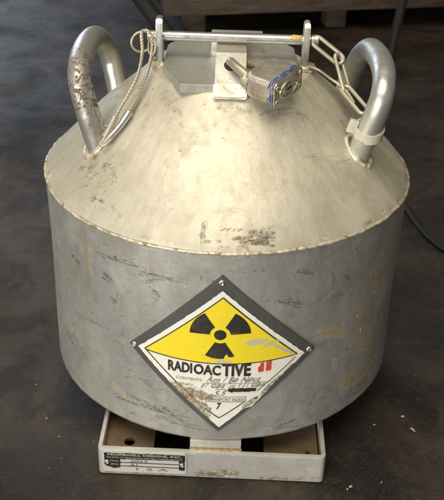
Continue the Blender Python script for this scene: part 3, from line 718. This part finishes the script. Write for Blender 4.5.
# strap round the right handle leg
strap = empty('strap_clamp', 'cream band clamped round the front leg of the right handle', 'clamp')
A_ = Vector((.700,-.398,.375)); ax = Vector((.17,-.05,1)).normalized(); ax2 = Vector((.05,-.30,1)).normalized()
bm = bmesh.new()
q = ax2.to_track_quat('Z', 'Y').to_matrix()
prevs = None
prof = [(.064,-.028),(.074,-.028),(.075,.028),(.064,.028)]; rg = []
for k in range(40):
    a = 2*math.pi*k/40; rg.append([bm.verts.new(A_+q @ Vector((r*math.cos(a)*1.02, r*math.sin(a)*1.02, z))) for r, z in prof])
for k in range(40):
    for j in range(4): bm.faces.new((rg[k][j], rg[(k+1) % 40][j], rg[(k+1) % 40][(j+1) % 4], rg[k][(j+1) % 4]))
from_bm('band', bm, M_CLAMP, strap, angle=40)
bm = bmesh.new(); box_bm(bm, A_+Vector((-.085,-.015,.030)), (.045,.030,.070), rot=Matrix.Rotation(.3, 3, 'Y'), bev=.006); from_bm('buckle', bm, M_CLAMP, strap, angle=40)

# ---------------------------------------------------------------- padlock
pad = empty('padlock', 'scratched laminated steel padlock with blue band hanging from the bracket hole', 'padlock')
mm = .0054
Lx = Vector((.8205,-.568,-.0947)).normalized(); Wv = Vector((23,36,7)); Wv = (Wv-Lx*Wv.dot(Lx)).normalized(); Tv = Lx.cross(Wv)
C = Vector((.208,-.425,.628))
Q = Matrix((Lx, Wv, Tv)).transposed()
def lockpt(l, w_, t_): return C+Q @ Vector((l*mm, w_*mm, t_*mm))
def plate_outline(hw, ht, r, n_=6):
    P = []
    for (sx, sy, a0_) in ((1,-1,-90),(1,1,0),(-1,1,90),(-1,-1,180)):
        for k in range(n_+1):
            a = math.radians(a0_+90*k/n_); P.append((sx*(hw-r)+r*math.cos(a), sy*(ht-r)+r*math.sin(a)))
    return P
def lock_body(name, l0, l1, mat, layers, hw=22, ht=11.5, hw_end=None):
    bm = bmesh.new(); rings = []
    n2 = layers
    for k in range(n2):
        a, b_ = l0+(l1-l0)*k/n2, l0+(l1-l0)*(k+1)/n2
        f = 1.0
        if l0 < -10: f = [.80, .92, .98, 1, 1][min(k, 4)]
        j = random.uniform(-.25, .25)
        for (l, sh) in ((a+.03, .45), (a+.3, .0), (b_-.3, .0), (b_-.03, .45)):
            rings.append([bm.verts.new(lockpt(l, w_*f+j, t_)) for w_, t_ in plate_outline(hw-sh*.6+j, ht-sh*.6, 5.0)])
    for k in range(len(rings)-1):
        for i in range(len(rings[0])): bm.faces.new((rings[k][i], rings[k][(i+1) % len(rings[0])], rings[k+1][(i+1) % len(rings[0])], rings[k+1][i]))
    bm.faces.new(rings[0][::-1]); bm.faces.new(rings[-1])
    return from_bm(name, bm, mat, pad, angle=40)
lb = lock_body('body', -16, 9, M_LOCK, 13)
lock_body('blue_plate', 9.0, 10.6, M_BLUE, 1, 22.2, 11.7); lock_body('steel_plate', 10.7, 11.6, M_STEEL, 1, 22.6, 12.1)
lock_body('blue_plate', 11.7, 12.8, M_BLUE, 1, 22.0, 11.6); lock_body('steel_plate', 12.9, 13.8, M_STEEL, 1, 22.6, 12.1)
lock_body('blue_plate', 13.9, 14.6, M_BLUE, 1, 21.8, 11.4)
ep = lock_body('end_plate', 14.7, 16.6, M_BRASS, 1, 22.0, 11.8)
# keyway, rim and rivets on the end plate
tube('key_bumper', [lockpt(17.0, 14*math.cos(a), 7.6*math.sin(a)) for a in np.linspace(0, 2*math.pi, 31)[:-1]], .0075, M_BRASS, ep, closed=True, straight=True, seg=8)
tube('key_cylinder', [lockpt(16.4,0,0), lockpt(17.6,0,0)], .029, M_STEEL, ep, straight=True, seg=24)
bm = bmesh.new(); box_bm(bm, lockpt(17.65,0,0), (.003,.036,.010), rot=Q); from_bm('keyway', bm, M_HOLE, ep)
for w_, t_ in ((-18,-7),(-18,7),(18,-7),(18,7)): rivet('rivet', lockpt(16.6, w_, t_), Lx, .014, ep, M_BRASS)
for w_, t_ in ((17.5,7.4),(-17.5,7.4)): rivet('rivet', lockpt(-15.0, w_*.75, t_), -Lx, .012, lb, M_BRASS)
# shackle
a1_ = lockpt(-14,-13.5,0); a2_ = lockpt(-14,13.0,0)
tube('shackle', [a1_, lockpt(-22,-13.5,0), (.075,-.410,.650), (.030,-.365,.672), (.002,-.315,.680), (.000,-.270,.664), (.030,-.235,.650), (.085,-.240,.648), lockpt(-22,13,0), a2_], .0215, M_WIRE, pad, k=12, seg=24)
tube('shackle_collar', [lockpt(-16.6,-13.5,0), lockpt(-15.5,-13.5,0)], .033, M_LOCK, pad, straight=True, seg=24)

# ---------------------------------------------------------------- background behind: low timber rack, post, bar in place of floor shade, dark wall
mw, t, b = new_mat('old_timber'); n = NT(t); co = n.coord(scale=(1, 6, 14)); 
g = n.noise(co, 7, 7, .65, .8); g2 = n.noise(n.coord(), 12, 5, .6)
col = n.mix(n.ramp(g, .35, .7), (.045,.030,.020), (.135,.090,.060)); col = n.mix(n.math('MULTIPLY', n.ramp(g2, .5, .7), .5), col, (.03,.024,.02))
n.put(b.inputs['Base Color'], col); b.inputs['Roughness'].default_value = .7; n.bump(g, .4, .006, b)
rack = empty('timber_rack', 'low rough brown timber rack on blocks in the shadows behind the drum', 'rack')
ra = math.atan2(.82, 3.45); RM = Matrix.Rotation(ra, 3, 'Z'); O_ = Vector((-.66, 6.60, 0))
def rk(bm, x, y, z, d, bev=.012): box_bm(bm, O_+RM @ Vector((x, y, 0))+Vector((0,0,z)), d, rot=RM, bev=bev)
bm = bmesh.new(); rk(bm, 2.6, .12, -.90, (5.6, .22, .40)); from_bm('front_beam', bm, mw, rack, angle=30)
bm = bmesh.new(); rk(bm, 2.6, 1.5, -.66, (5.6, 2.9, .08)); from_bm('deck_board', bm, mw, rack, angle=30)
for x in (.25, 2.18, 4.6):
    bm = bmesh.new(); rk(bm, x, .38, -1.25, (.27, .24, .296)); from_bm('block', bm, mw, rack, angle=30)
bm = bmesh.new(); rk(bm, 2.6, 2.6, -1.05, (5.6, .22, .69)); from_bm('rear_beam', bm, M_DARKSTEEL, rack, angle=30)
leg = tube('shadow_bar', [(-1.62,7.6,-.7),(-.72,6.42,-1.385)], .10, M_DARKSTEEL, seg=16, straight=True, label='dark slanting bar standing in for shaded floor left of the timber rack', category='shadow stand-in')  # added bar, stands in for the shaded floor beside the bluish glare
pole = tube('steel_post', [(1.93,6.0,-1.398),(2.05,6.1,-.3)], .055, M_DARKSTEEL, seg=16, straight=True, label='thin dark upright post in front of the timber rack behind the right handle', category='post')
tube('cable', [(1.25,3.3,FZ+.02),(1.42,2.62,FZ+.02),(1.50,2.38,FZ+.02),(1.53,2.10,FZ+.02),(1.58,1.80,FZ+.02),(1.65,1.58,FZ+.02),(1.73,1.44,FZ+.02),(1.95,1.2,FZ+.02),(2.4,.9,FZ+.02)], .022, new_mat('black_rubber', (.012,.011,.010), .65)[0], seg=12, label='thin black cable lying on the floor right of the drum', category='cable')

# loose grit and paint chips on the floor
bm = bmesh.new()
def chip(x, y, s1, s2, rot):
    vs = []
    for k in range(6):
        a = k*math.pi/3+random.uniform(-.3, .3); d = Vector((math.cos(a)*s1*random.uniform(.7, 1.2), math.sin(a)*s2*random.uniform(.7, 1.2), 0)); d = Matrix.Rotation(rot, 3, 'Z') @ d
        vs.append(bm.verts.new((x+d.x, y+d.y, FZ+.0005))); vs.append(bm.verts.new((x+d.x*.7, y+d.y*.7, FZ+min(s1, s2)*random.uniform(.4, .8))))
    bmesh.ops.convex_hull(bm, input=vs)
for x, y, a, b_, r in ((.52,-.61,.012,.009,0),(.72,-1.06,.024,.014,.5),(.70,-1.08,.014,.010,0),(.89,-1.02,.018,.006,1.1),(.91,-.56,.014,.011,0),(1.13,-.59,.042,.013,-.9),(1.09,-.48,.022,.014,.6),(-1.0,-.6,.012,.009,0),(-.9,-.75,.010,.007,.3),(-1.12,-.3,.01,.01,0)):
    chip(x, y, a*.62, b_*.62, r)
for k in range(160):
    x, y = random.uniform(-2.2, 2.4), random.uniform(-1.3, 4.5); s_ = random.choice((.0015,.002,.003,.003,.005))
    chip(x, y, s_, s_*.8, random.random()*3)
mg = metal_mat('grit', (.42,.38,.30), (.2,.15,.1), (.16,.10,.05), 0, .7, (1,1,1), .5, .6, 60, False)
from_bm('floor_grit', bm, mg, kind='stuff', label='pale grit and paint chips scattered on the dark floor', category='grit')

# children were modelled in world space: keep them there
for e in (cont,):
    for ch in e.children: ch.matrix_parent_inverse = Matrix.Translation(-e.location)
def base_at(e, loc):
    e.location = Vector(loc)*S
    for ch in e.children: ch.matrix_parent_inverse = Matrix.Translation(-Vector(loc)*S)
base_at(rod, (0,0,.68)); base_at(lan, (-.62,-.47,.28)); base_at(chn, (.67,-.28,.42)); base_at(strap, (.70,-.40,.34)); base_at(pad, (.2,-.42,.57)); base_at(rack, (1.9,7.2,FZ))
